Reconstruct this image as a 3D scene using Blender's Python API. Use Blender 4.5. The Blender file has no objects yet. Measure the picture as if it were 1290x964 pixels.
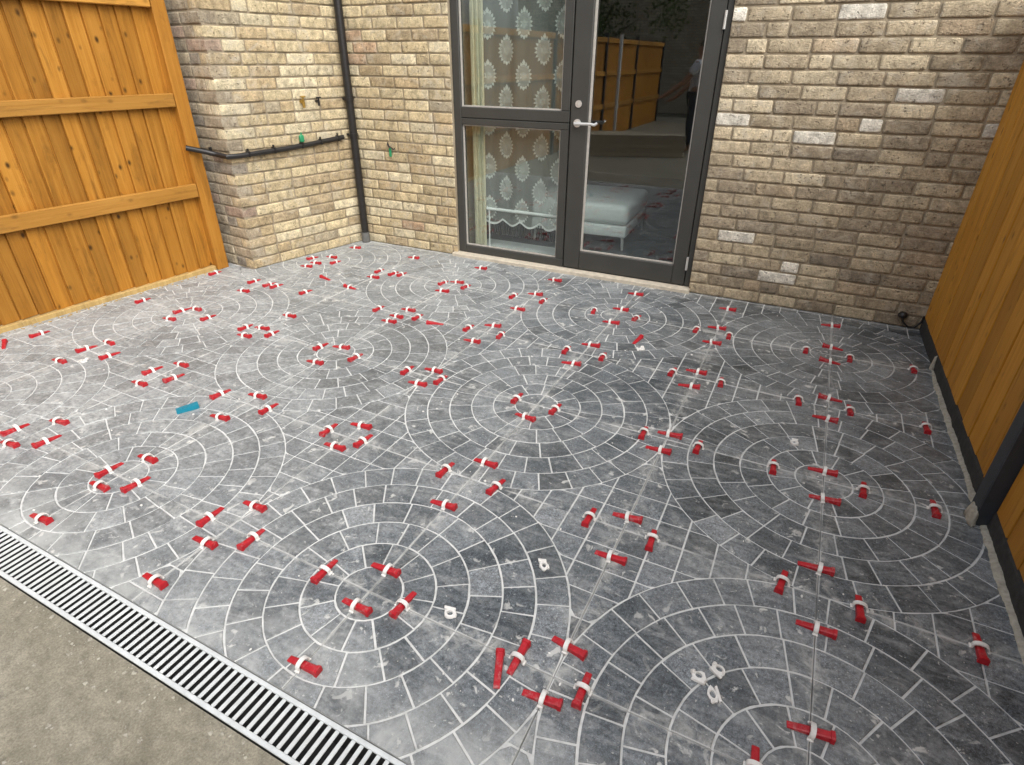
import bpy, bmesh, math, random
from mathutils import Vector, Matrix, noise
R = random.Random(7)
C = bpy.context.scene.collection
S = bpy.context.scene
TS = 0.6                                   # paving tile size

# ------------------------------------------------------------------ camera
cam = bpy.data.cameras.new('camera'); co = bpy.data.objects.new('camera', cam); C.objects.link(co)
cam.sensor_width = 36; cam.lens = 725.9 / 1290 * 36; cam.clip_start = 0.02; cam.clip_end = 600
_yaw, _th, _roll = -0.46597, 0.512546, -0.00474
_r = Vector((math.cos(_yaw), -math.sin(_yaw), 0))
_f = Vector((math.sin(_yaw)*math.cos(_th), math.cos(_yaw)*math.cos(_th), -math.sin(_th)))
_u = _r.cross(_f)
_xi = _r*math.cos(_roll) - _u*math.sin(_roll); _yi = _r*math.sin(_roll) + _u*math.cos(_roll)
_m = Matrix((_xi, _yi, -_f)).transposed().to_4x4()
_m.translation = Vector((0.9169, -0.8778, 1.3978))
co.matrix_world = _m
S.camera = co

# ------------------------------------------------------------------ sky, sun, exposure
SUN_EL, SUN_AZ = math.radians(48), math.radians(128)      # azimuth clockwise from +Y
w = bpy.data.worlds.new('World'); S.world = w; w.use_nodes = True
nt = w.node_tree; nt.nodes.clear()
sky = nt.nodes.new('ShaderNodeTexSky'); sky.sky_type = 'NISHITA'; sky.sun_disc = False
sky.sun_elevation = SUN_EL; sky.sun_rotation = SUN_AZ; sky.dust_density = 4; sky.air_density = 1.0
hsv = nt.nodes.new('ShaderNodeHueSaturation'); hsv.inputs['Saturation'].default_value = 0.34
bg = nt.nodes.new('ShaderNodeBackground'); bg.inputs['Strength'].default_value = 0.15
wo = nt.nodes.new('ShaderNodeOutputWorld')
nt.links.new(sky.outputs[0], hsv.inputs['Color']); nt.links.new(hsv.outputs[0], bg.inputs[0]); nt.links.new(bg.outputs[0], wo.inputs[0])
sl = bpy.data.lights.new('sun', 'SUN'); sl.energy = 0.95; sl.angle = math.radians(75); sl.color = (1, .965, .91)
so = bpy.data.objects.new('sun', sl); C.objects.link(so)
_d = Vector((math.sin(SUN_AZ)*math.cos(SUN_EL), math.cos(SUN_AZ)*math.cos(SUN_EL), math.sin(SUN_EL)))
so.rotation_euler = _d.to_track_quat('Z', 'Y').to_euler(); so.location = (3, -3, 6)
S.view_settings.view_transform = 'Standard'; S.view_settings.look = 'None'
S.view_settings.exposure = 0.9; S.view_settings.gamma = 1.0; S.view_settings.use_curve_mapping = False
S.render.engine = 'CYCLES'
S.cycles.max_bounces = 8; S.cycles.transparent_max_bounces = 16

# ------------------------------------------------------------------ materials
class NT:
    def __init__(s, name):
        s.m = bpy.data.materials.new(name); s.m.use_nodes = True
        s.t = s.m.node_tree; s.t.nodes.clear()
        s.out = s.n('OutputMaterial'); s.b = s.n('BsdfPrincipled')
        s.l(s.b.outputs[0], s.out.inputs[0])
    def n(s, k, **kw):
        o = s.t.nodes.new('ShaderNode' + k)
        for a, v in kw.items(): setattr(o, a, v)
        return o
    def l(s, a, b): s.t.links.new(a, b)
    def val(s, sock, v):
        if hasattr(v, 'is_output') or isinstance(v, bpy.types.NodeSocket): s.l(v, sock)
        else: sock.default_value = v
    def math(s, op, a, b=0.0, c=None, clamp=False):
        o = s.n('Math', operation=op); o.use_clamp = clamp
        s.val(o.inputs[0], a); s.val(o.inputs[1], b)
        if c is not None: s.val(o.inputs[2], c)
        return o.outputs[0]
    def mix(s, f, a, b, mode='MIX'):
        o = s.n('MixRGB', blend_type=mode)
        s.val(o.inputs[0], f)
        s.val(o.inputs[1], a if not isinstance(a, tuple) else (*a, 1)[:4]); s.val(o.inputs[2], b if not isinstance(b, tuple) else (*b, 1)[:4])
        return o.outputs[0]
    def noise(s, vec, scale, detail=4, rough=.55, dist=0):
        o = s.n('TexNoise'); s.l(vec, o.inputs['Vector'])
        o.inputs['Scale'].default_value = scale; o.inputs['Detail'].default_value = detail
        o.inputs['Roughness'].default_value = rough; o.inputs['Distortion'].default_value = dist
        return o.outputs[0]
    def ramp(s, f, stops):
        o = s.n('ValToRGB'); s.l(f, o.inputs[0]); e = o.color_ramp.elements
        while len(e) < len(stops): e.new(.5)
        for i, (p, c) in enumerate(stops):
            e[i].position = p
            e[i].color = (c, c, c, 1) if not isinstance(c, tuple) else (*c, 1)
        return o.outputs[0]
    def mapv(s, vec, scale=(1, 1, 1), loc=(0, 0, 0)):
        o = s.n('Mapping'); s.l(vec, o.inputs[0]); o.inputs['Scale'].default_value = scale; o.inputs['Location'].default_value = loc
        return o.outputs[0]
    def pos(s): return s.n('NewGeometry').outputs['Position']
    def obj(s): return s.n('TexCoord').outputs['Object']
    def bump(s, h, st=.3, d=.002):
        o = s.n('Bump'); o.inputs['Strength'].default_value = st; o.inputs['Distance'].default_value = d
        s.l(h, o.inputs['Height']); s.l(o.outputs[0], s.b.inputs['Normal'])
    def col(s, c): s.val(s.b.inputs['Base Color'], c if not isinstance(c, tuple) else (*c, 1)[:4])
    def rough(s, r): s.val(s.b.inputs['Roughness'], r)

def plain(name, c, rough=.5, metal=0, var=.12, scale=40, bump=0, spec=.5):
    t = NT(name); p = t.pos(); f = t.noise(p, scale, 4)
    a = tuple(x*(1-var) for x in c); b = tuple(min(1, x*(1+var)) for x in c)
    t.col(t.ramp(f, [(.3, a), (.7, b)])); t.rough(rough); t.b.inputs['Metallic'].default_value = metal
    t.b.inputs['Specular IOR Level'].default_value = spec
    if bump: t.bump(f, bump)
    return t.m

def mat_cobble():
    t = NT('slate_grey_cobble'); p = t.pos()
    at = t.n('Attribute', attribute_name='tone').outputs['Fac']
    base = t.ramp(at, [(0, (.038, .045, .050)), (.35, (.068, .079, .087)), (.7, (.110, .124, .134)), (1, (.175, .190, .200))])
    n1 = t.noise(p, 16, 6, .7); n2 = t.noise(p, 130, 4, .7); n3 = t.noise(p, 420, 2, .6)
    k = t.math('MULTIPLY', t.ramp(n1, [(.3, .76), (.7, 1.26)]), t.ramp(n2, [(.34, .40), (.66, 1.75)]))
    k = t.math('MULTIPLY', k, t.ramp(n3, [(.36, .70), (.60, 1.25), (.74, 2.6)]))
    base = t.mix(1, base, k, 'MULTIPLY')
    # grout haze left by the tilers: drifting film, wiped streaks, splashes
    h1 = t.noise(p, 1.3, 5, .6, .6); h2 = t.noise(t.mapv(p, (4, 14, 1)), 1.6, 5, .65, 1.2); h3 = t.noise(p, 9, 6, .72, .8)
    sx = t.n('SeparateXYZ'); t.l(p, sx.inputs[0])
    near = t.n('MapRange'); t.l(sx.outputs[0], near.inputs[0]); near.inputs[1].default_value = .2; near.inputs[2].default_value = -2.6  # adds an even pale tone that grows towards the left fence
    near.inputs[3].default_value = 0; near.inputs[4].default_value = .50
    hz = t.math('ADD', t.math('MULTIPLY', t.ramp(h1, [(.40, 0), (.70, 1)]), .32), t.math('MULTIPLY', t.ramp(h2, [(.46, 0), (.70, 1)]), .42))
    hz = t.math('ADD', hz, t.math('MULTIPLY', t.ramp(h3, [(.55, 0), (.72, 1)]), .38))
    hz = t.math('ADD', hz, near.outputs[0]); hz = t.math('MULTIPLY', hz, t.ramp(t.math('FRACT', t.math('MULTIPLY', at, 37.0)), [(0, .84), (1, 1.10)]))
    hz = t.math('MULTIPLY', hz, t.ramp(t.noise(p, 60, 3, .7), [(.30, .40), (.66, 1.25)]), clamp=True)
    c = t.mix(hz, base, (.43, .445, .44))
    # squeezed-out grout smeared beside the tile joints
    def jd(ax):
        fr_ = t.math('FRACT', t.math('ADD', t.math('DIVIDE', sx.outputs[ax], TS), 100.5)); return t.math('ABSOLUTE', t.math('SUBTRACT', fr_, .5))
    jx, jy = jd(0), jd(1); jm = t.math('MINIMUM', jx, jy)
    jn = t.math('MULTIPLY', t.ramp(t.noise(p, 13, 5, .7, 1.2), [(.49, 0), (.66, 1)]), t.ramp(jm, [(.008, 1), (.11, 0)]))
    c = t.mix(t.math('MULTIPLY', jn, .75), c, (.50, .50, .47))
    jl = t.math('MULTIPLY', t.ramp(jm, [(.0042, 1), (.0085, 0)]), t.ramp(t.noise(p, 6, 3, .6), [(.36, 0), (.50, 1)]))
    c = t.mix(t.math('MULTIPLY', jl, .85), c, (.55, .555, .54))
    # film of cement washed up against the drain
    dm = t.n('MapRange'); t.l(sx.outputs[1], dm.inputs[0]); dm.inputs[1].default_value = -.10; dm.inputs[2].default_value = -.33
    dn = t.math('MULTIPLY', dm.outputs[0], t.ramp(t.noise(p, 4.5, 5, .65, .8), [(.36, 0), (.62, 1)]))
    c = t.mix(t.math('MULTIPLY', dn, .8), c, (.46, .475, .46))
    # white splatter
    sp = t.noise(p, 22, 4, .6, .6); sm = t.noise(p, 3.1, 3)
    s1 = t.math('MULTIPLY', t.ramp(sp, [(.615, 0), (.67, 1)]), t.ramp(sm, [(.40, 0), (.55, 1)]))
    sp2 = t.noise(p, 110, 2, .5); s2 = t.ramp(sp2, [(.69, 0), (.73, 1)])
    s = t.math('MULTIPLY', t.math('MAXIMUM', s1, t.math('MULTIPLY', s2, .7)), .8)
    c = t.mix(s, c, (.60, .60, .57))
    t.col(c); t.rough(t.math('ADD', .36, t.math('MULTIPLY', hz, .22)))
    t.b.inputs['Specular IOR Level'].default_value = .45
    t.bump(t.math('ADD', t.math('MULTIPLY', n2, .7), n1), .35, .0025)
    return t.m

def mat_grout():
    t = NT('white_grout_line'); p = t.pos()
    n = t.noise(p, 30, 5, .65); n2 = t.noise(p, 3, 3)
    c = t.ramp(t.math('ADD', t.math('MULTIPLY', n, .6), t.math('MULTIPLY', n2, .4)), [(.30, (.36, .365, .355)), (.50, (.58, .585, .57)), (.70, (.72, .72, .70))])
    t.col(c); t.rough(.9); t.bump(n, .3, .002)
    return t.m

def mat_brick():
    t = NT('stock_brick'); o = t.obj(); p = t.pos()
    oc = t.n('ObjectInfo').outputs['Color']
    at = t.n('Attribute', attribute_name='bcol')
    n1 = t.noise(p, 22, 5, .65, .4); n2 = t.noise(p, 110, 4, .7); n3 = t.noise(p, 60, 2, .5)
    k = t.math('MULTIPLY', t.ramp(n1, [(.3, .60), (.7, 1.32)]), t.ramp(n2, [(.3, .72), (.7, 1.25)]))
    c = t.mix(1, at.outputs['Color'], k, 'MULTIPLY')
    c = t.mix(t.math('MULTIPLY', t.ramp(t.noise(p, 8, 5, .7, 1), [(.52, 0), (.70, 1)]), .6), c, (.56, .51, .41))      # lime bloom
    c = t.mix(t.math('MULTIPLY', t.ramp(n3, [(.66, 0), (.70, 1)]), .55), c, (.10, .08, .06))       # pits
    t.col(c); t.rough(.92); t.b.inputs['Specular IOR Level'].default_value = .2
    w_ = t.noise(t.mapv(p, (1, 1, 2.2)), 38, 5, .6, 2.2)
    h = t.math('ADD', t.math('MULTIPLY', w_, 1.2), t.math('MULTIPLY', n2, .5))
    h = t.math('SUBTRACT', h, t.math('MULTIPLY', t.ramp(n3, [(.64, 0), (.70, 1)]), .8))
    t.bump(h, .85, .009)
    return t.m

def mat_mortar():
    t = NT('sandy_mortar'); p = t.pos(); n = t.noise(p, 120, 4, .7); n2 = t.noise(p, 5, 4)
    c = t.mix(1, t.ramp(n2, [(.3, (.25, .205, .14)), (.7, (.37, .315, .225))]), t.ramp(n, [(.3, .75), (.7, 1.15)]), 'MULTIPLY')
    t.col(c); t.rough(.95); t.bump(n, .5, .004); return t.m

def mat_wood(name, dark, mid, light, knots=.75, grain=1.0):
    t = NT(name); o = t.obj(); rnd = t.n('ObjectInfo').outputs['Random']
    off = t.n('CombineXYZ')
    t.l(t.math('MULTIPLY', rnd, 37.0), off.inputs[0]); t.l(t.math('MULTIPLY', rnd, 91.0), off.inputs[1]); t.l(t.math('MULTIPLY', rnd, 53.0), off.inputs[2])
    v = t.n('VectorMath', operation='ADD'); t.l(o, v.inputs[0]); t.l(off.outputs[0], v.inputs[1]); v = v.outputs[0]
    g1 = t.noise(t.mapv(v, (26, 26, .9)), 1.2, 5, .6, .9); g2 = t.noise(t.mapv(v, (120, 120, 2.2)), 1.5, 3, .6, .3); g3 = t.noise(v, 2.2, 4, .6)
    f = t.math('ADD', t.math('MULTIPLY', g1, .55), t.math('MULTIPLY', g2, .25)); f = t.math('ADD', f, t.math('MULTIPLY', g3, .25))
    c = t.ramp(f, [(.33, dark), (.50, mid), (.70, light)])
    tint = t.ramp(rnd, [(0, .74), (1, 1.14)]); c = t.mix(1, c, tint, 'MULTIPLY')
    vo = t.n('TexVoronoi'); t.l(t.mapv(v, (13, 13, 8.5)), vo.inputs['Vector']); vo.inputs['Scale'].default_value = 1.0
    kn = t.ramp(vo.outputs['Distance'], [(.07, 1), (.20, 0)])
    ksel = t.ramp(t.noise(v, 6.3, 2), [(.44, 0), (.52, 1)])
    kf = t.math('MULTIPLY', t.math('MULTIPLY', kn, ksel), knots)
    c = t.mix(kf, c, tuple(x*.22 for x in dark))
    st = t.math('MULTIPLY', t.ramp(t.noise(t.mapv(v, (14, 14, 3)), 1, 5, .7, .8), [(.54, 0), (.76, 1)]), .62)
    c = t.mix(st, c, tuple(x*.40 for x in dark))
    t.col(c); t.rough(.62); t.b.inputs['Specular IOR Level'].default_value = .3
    t.bump(t.math('ADD', g2, t.math('MULTIPLY', g1, .6)), .45*grain, .003)
    return t.m

def mat_concrete():
    t = NT('dusty_concrete'); p = t.pos()
    n1 = t.noise(p, 2.2, 6, .65, .5); n2 = t.noise(p, 24, 6, .7); n3 = t.noise(p, 170, 3, .7)
    c = t.ramp(n1, [(.28, (.185, .168, .126)), (.5, (.255, .234, .182)), (.74, (.32, .30, .245))])
    c = t.mix(1, c, t.math('MULTIPLY', t.ramp(n2, [(.3, .74), (.7, 1.2)]), t.ramp(n3, [(.3, .72), (.7, 1.25)])), 'MULTIPLY')
    c = t.mix(t.math('MULTIPLY', t.ramp(t.noise(p, 9, 6, .75, 1.8), [(.56, 0), (.74, 1)]), .55), c, (.09, .08, .062))
    c = t.mix(t.math('MULTIPLY', t.ramp(t.noise(p, 40, 3, .6), [(.66, 0), (.71, 1)]), .6), c, (.45, .43, .38))
    # a few hairline scratches
    wv = t.n('TexVoronoi', feature='DISTANCE_TO_EDGE'); t.l(t.mapv(p, (1.6, 2.3, 1)), wv.inputs['Vector']); wv.inputs['Scale'].default_value = 1.6
    cr = t.math('MULTIPLY', t.ramp(wv.outputs['Distance'], [(.004, 1), (.012, 0)]), t.ramp(t.noise(p, 4, 3), [(.52, 0), (.62, 1)]))
    c = t.mix(t.math('MULTIPLY', cr, .12), c, (.06, .055, .045))
    t.col(c); t.rough(.95); t.b.inputs['Specular IOR Level'].default_value = .2
    t.bump(t.math('ADD', n2, t.math('MULTIPLY', n3, .5)), .5, .006); return t.m

def mat_glass():
    t = NT('window_glass'); t.t.nodes.remove(t.b)
    tr = t.n('BsdfTransparent'); tr.inputs[0].default_value = (.90, .935, .925, 1)
    gl = t.n('BsdfGlossy'); gl.inputs['Roughness'].default_value = .0; gl.inputs[0].default_value = (.97, .98, 1, 1)
    lw = t.n('LayerWeight'); lw.inputs[0].default_value = .5
    fr = t.math('ADD', .072, t.math('MULTIPLY', t.math('POWER', lw.outputs['Facing'], 5.0), .925), clamp=True)
    mx = t.n('MixShader'); t.l(fr, mx.inputs[0]); t.l(tr.outputs[0], mx.inputs[1]); t.l(gl.outputs[0], mx.inputs[2])
    t.l(mx.outputs[0], t.out.inputs[0]); return t.m

def mat_sheer(name, opacity, c):
    t = NT(name); t.t.nodes.remove(t.b)
    tr = t.n('BsdfTransparent'); df = t.n('BsdfDiffuse'); df.inputs[0].default_value = (*c, 1)
    tl = t.n('BsdfTranslucent'); tl.inputs[0].default_value = (*c, 1)
    m1 = t.n('MixShader'); m1.inputs[0].default_value = .35; t.l(df.outputs[0], m1.inputs[1]); t.l(tl.outputs[0], m1.inputs[2])
    m2 = t.n('MixShader'); m2.inputs[0].default_value = opacity; t.l(tr.outputs[0], m2.inputs[1]); t.l(m1.outputs[0], m2.inputs[2])
    t.l(m2.outputs[0], t.out.inputs[0]); return t.m

def mat_far_brick():
    t = NT('far_brick_wall'); o = t.pos(); b = t.n('TexBrick')
    sw = t.n('SeparateXYZ'); t.l(o, sw.inputs[0]); cb = t.n('CombineXYZ'); t.l(t.math('ADD', sw.outputs[0], sw.outputs[1]), cb.inputs[0]); t.l(sw.outputs[2], cb.inputs[1])
    t.l(cb.outputs[0], b.inputs['Vector']); b.inputs['Scale'].default_value = 1
    b.inputs['Brick Width'].default_value = .225; b.inputs['Row Height'].default_value = .075; b.inputs['Mortar Size'].default_value = .008
    b.inputs['Color1'].default_value = (.38, .29, .19, 1); b.inputs['Color2'].default_value = (.56, .48, .34, 1); b.inputs['Mortar'].default_value = (.2, .18, .15, 1)
    t.col(b.outputs[0]); t.rough(.95); return t.m

def mat_leaf():
    t = NT('leaf_green'); n = t.noise(t.pos(), 3, 3)
    t.col(t.ramp(n, [(.3, (.05, .10, .02)), (.7, (.12, .20, .05))])); t.rough(.6); return t.m

def mat_red():
    t = NT('red_plastic'); p = t.pos()
    c = t.ramp(t.noise(p, 60, 3), [(.3, (.36, .006, .014)), (.7, (.48, .010, .020))])
    d = t.math('MULTIPLY', t.ramp(t.noise(p, 70, 5, .7), [(.50, 0), (.70, 1)]), t.ramp(t.noise(p, 6, 2), [(.45, .04), (.66, .6)]))
    t.col(t.mix(d, c, (.46, .36, .34))); t.rough(.45); return t.m

M = dict(cobble=mat_cobble(), grout=mat_grout(), brick=mat_brick(), mortar=mat_mortar(),
    wood=mat_wood('orange_stained_timber', (.215, .086, .010), (.37, .160, .019), (.49, .232, .038), .95),
    post=mat_wood('orange_stained_post', (.27, .11, .012), (.38, .165, .021), (.48, .225, .037), .4),
    rail=mat_wood('orange_stained_rail', (.31, .14, .020), (.455, .215, .036), (.56, .285, .06), .45),
    rwood=mat_wood('brown_orange_timber', (.36, .155, .018), (.49, .225, .028), (.58, .295, .05), .6),
    paleboard=mat_wood('pale_dusty_board', (.26, .17, .06), (.40, .27, .10), (.50, .37, .17), .4),
    plank=mat_wood('raw_pale_timber', (.38, .32, .22), (.52, .45, .33), (.62, .55, .43), .3),
    concrete=mat_concrete(), glass=mat_glass(),
    frame=plain('dark_grey_aluminium', (.043, .043, .039), .45, 0, .08, 6),
    gasket=plain('black_rubber', (.01, .01, .01), .6),
    bead=plain('glint_toned_bead', (.42, .40, .36), .5),  # pale tone paints the light reflected along the glass edges
    chrome=plain('satin_steel', (.66, .66, .64), .32, .55, .04),
    steel=plain('galvanised_steel', (.60, .63, .63), .55, .1, .10, 30, .05),
    bed=plain('grey_tile_adhesive', (.34, .34, .33), .95, 0, .75, 9),
    dark=plain('dark_channel', (.018, .018, .018), .8),
    red=mat_red(),
    blue=plain('bright_blue_plastic', (.006, .20, .29), .4, 0, .06),
    white=plain('white_plastic', (.74, .73, .70), .45, 0, .06, 120),
    black=plain('black_plastic', (.014, .013, .013), .4, 0, .3, 60, .2),
    sill=plain('cream_stone_sill', (.50, .45, .36), .85, 0, .16, 30, .2),
    gravel=plain('charcoal_gravel_board', (.030, .031, .031), .85, 0, .35, 45, .4),
    dpost=plain('anthracite_post', (.030, .035, .043), .5, 0, .12, 20),
    fillet=plain('pale_cement', (.37, .35, .29), .95, 0, .25, 60, .5),
    brass=plain('dull_brass', (.42, .27, .06), .4, .7, .2, 90),
    green=plain('green_plastic', (.02, .24, .10), .5),
    leather=plain('white_leather', (.78, .81, .80), .45, 0, .05, 30),
    rfloor=plain('grey_room_floor', (.10, .105, .11), .35, 0, .15, 8),
    rwall=plain('room_plaster', (.32, .31, .28), .9, 0, .05, 3),
    drape=plain('yellow_cream_drape', (.66, .61, .44), .9, 0, .08, 30),
    sheer=mat_sheer('sheer_voile', .34, (.72, .75, .70)), lace=mat_sheer('lace_motif', .80, (.86, .88, .83)), lace_ground=mat_sheer('lace_net', .42, (.80, .82, .77)),
    tassel=plain('dark_tassel', (.025, .028, .025), .9), paint=plain('white_gloss_paint', (.75, .76, .74), .4, 0, .03),
    farbrick=mat_far_brick(), leaf=mat_leaf(), bark=plain('bark', (.10, .075, .05), .95, 0, .3, 20, .5),
    redgate=plain('dark_red_paint', (.24, .025, .012), .6), roof=plain('slate_roof', (.06, .06, .065), .8, 0, .25, 10),
    skin=plain('skin', (.40, .22, .14), .55, 0, .06, 20), shirt=plain('white_cotton', (.66, .67, .70), .95, 0, .06, 12, .1),
    trousers=plain('dark_blue_denim', (.035, .045, .07), .95, 0, .15, 30), hair=plain('black_hair', (.012, .010, .009), .6),
    soil=plain('garden_soil', (.11, .10, .075), .95, 0, .3, 3, .4), pane=plain('dark_far_pane', (.03, .035, .04), .08))

# ------------------------------------------------------------------ helpers
def mesh(name, vs, fs, smooth=False):
    me = bpy.data.meshes.new(name); me.from_pydata([tuple(v) for v in vs], [], fs); me.update()
    if smooth:
        for p in me.polygons: p.use_smooth = True
    return me
def obj(name, me, mat, parent=None, loc=None, rot=None):
    o = bpy.data.objects.new(name, me); C.objects.link(o)
    if me is not None and mat is not None and not me.materials: me.materials.append(mat)
    if loc is not None: o.location = loc
    if rot is not None: o.rotation_euler = rot
    o.parent = parent
    return o
def tag(o, label, cat, group=None):
    o['label'] = label; o['category'] = cat
    if group: o['group'] = group
    return o
def empty(name, loc=(0, 0, 0), rz=0):
    o = bpy.data.objects.new(name, None); C.objects.link(o); o.location = loc; o.rotation_euler = (0, 0, rz); o.empty_display_size = .05
    return o
def struct(o): o['kind'] = 'structure'; return o
class MB:
    def __init__(s): s.v = []; s.f = []
    def add(s, vs, fs):
        k = len(s.v); s.v += [Vector(v) for v in vs]; s.f += [tuple(i+k for i in f) for f in fs]; return s
    def box(s, a, b, bev=0.0, mtx=None):
        x0, y0, z0 = a; x1, y1, z1 = b
        bm = bmesh.new(); bmesh.ops.create_cube(bm, size=1)
        for v in bm.verts: v.co = Vector((x0 if v.co.x < 0 else x1, y0 if v.co.y < 0 else y1, z0 if v.co.z < 0 else z1))
        if bev: bmesh.ops.bevel(bm, geom=bm.edges[:], offset=bev, segments=1, affect='EDGES', profile=.7)
        bm.verts.index_update()
        vs = [(mtx @ v.co) if mtx else v.co.copy() for v in bm.verts]; fs = [tuple(v.index for v in f.verts) for f in bm.faces]
        bm.free(); return s.add(vs, fs)
    def tube(s, pts, r, n=8, cap=True):
        pts = [Vector(p) for p in pts]; rs = r if isinstance(r, (list, tuple)) else [r]*len(pts)
        rings = []; up = None
        for i, p in enumerate(pts):
            d = (pts[min(i+1, len(pts)-1)] - pts[max(i-1, 0)]).normalized()
            if up is None: up = Vector((0, 0, 1)) if abs(d.z) < .9 else Vector((1, 0, 0))
            a = d.cross(up).normalized(); b = a.cross(d).normalized(); up = b
            rings.append([p + (a*math.cos(2*math.pi*k/n) + b*math.sin(2*math.pi*k/n))*rs[i] for k in range(n)])
        vs = [v for q in rings for v in q]; fs = []
        for i in range(len(pts)-1):
            for k in range(n): fs.append((i*n+k, i*n+(k+1) % n, (i+1)*n+(k+1) % n, (i+1)*n+k))
        if cap: fs.append(tuple(range(n-1, -1, -1))); fs.append(tuple((len(pts)-1)*n+k for k in range(n)))
        return s.add(vs, fs)
    def build(s, name, mat, parent=None, loc=None, rot=None, smooth=False):
        bm = bmesh.new(); vv = [bm.verts.new(v) for v in s.v]
        for f in s.f:
            try: bm.faces.new([vv[i] for i in f])
            except ValueError: pass
        bmesh.ops.recalc_face_normals(bm, faces=bm.faces[:])
        me = bpy.data.meshes.new(name); bm.to_mesh(me); bm.free()
        if smooth:
            for p in me.polygons: p.use_smooth = True
            try: me.set_sharp_from_angle(angle=math.radians(40))
            except Exception: pass
        return obj(name, me, mat, parent, loc, rot)
def copy_tree(o, parent=None):
    c = o.copy(); C.objects.link(c); c.parent = parent
    for ch in list(o.children): copy_tree(ch, c)
    return c

# pixel measured on the photograph -> metres on the paving
_CAM = Vector((0.9169, -0.8778, 1.3978))
def floor_pt(u, v):
    d = _xi*((u-645)/725.9) + _yi*((482-v)/725.9) + _f
    t = -_CAM.z/d.z; q = _CAM + d*t
    return q.x, q.y

# ------------------------------------------------------------------ ground
struct(obj('ground', mesh('ground', [(-150, -150, -.09), (150, -150, -.09), (150, 150, -.09), (-150, 150, -.09)], [(0, 1, 2, 3)]), M['soil']))
b = MB(); b.box((-3.6, -10.5, -.08), (2.2, -.4685, -.006)); struct(b.build('concrete_yard', M['concrete']))

# ------------------------------------------------------------------ paving
FX = lambda y: (-2.985 - .0933*(1.94-y)) if y > .0 else -3.166      # foot of the left fence
def clip(poly, a, bb, c):                                              # keep a*x+b*y<=c
    out = []
    for i in range(len(poly)):
        p, q = poly[i], poly[(i+1) % len(poly)]
        dp = a*p[0]+bb*p[1]-c; dq = a*q[0]+bb*q[1]-c
        if dp <= 0: out.append(p)
        if dp*dq < 0:
            t = dp/(dp-dq); out.append((p[0]+(q[0]-p[0])*t, p[1]+(q[1]-p[1])*t))
    return out
def area(p): return .5*sum(p[i][0]*p[(i+1) % len(p)][1]-p[(i+1) % len(p)][0]*p[i][1] for i in range(len(p)))
YB, YT, XR = -.342, 3.026, 1.698
def clip_patio(p):
    for a, bb, c in ((0, -1, -YB), (0, 1, YT), (1, 0, XR), (-1, .0933, 2.985+.0933*1.94)):
        if len(p) >= 3: p = clip(p, a, bb, c)
    # the splayed wing of the house stands on the back left corner
    if len(p) >= 3:
        cx = sum(q[0] for q in p)/len(p); cy = sum(q[1] for q in p)/len(p)
        if cy > 1.99 - (cx+2.71)*.09:
            p = clip(p, -1, .206, 2.5+.206*3.03)
    return p if len(p) >= 3 and abs(area(p)) > 2e-5 else None
def cobble_mesh(poly, z0, z1, vs, fs, tones, tone):
    n = len(poly); cx = sum(q[0] for q in poly)/n; cy = sum(q[1] for q in poly)/n
    if area(poly) < 0: poly = poly[::-1]
    k = len(vs); bev = .0022
    for x, y in poly: vs.append((x, y, z0))
    for x, y in poly:
        d = math.hypot(x-cx, y-cy); f = max(.0, 1-bev*.35/max(d, 1e-4)); vs.append((cx+(x-cx)*f, cy+(y-cy)*f, z1-.0009))
    for x, y in poly:
        d = math.hypot(x-cx, y-cy); f = max(.0, 1-bev*1.5/max(d, 1e-4)); vs.append((cx+(x-cx)*f, cy+(y-cy)*f, z1))
    for r in (0, n):
        for i in range(n):
            j = (i+1) % n; fs.append((k+r+i, k+r+j, k+r+n+j, k+r+n+i)); tones.append(tone)
    fs.append(tuple(k+2*n+i for i in range(n))); tones.append(tone)
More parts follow.
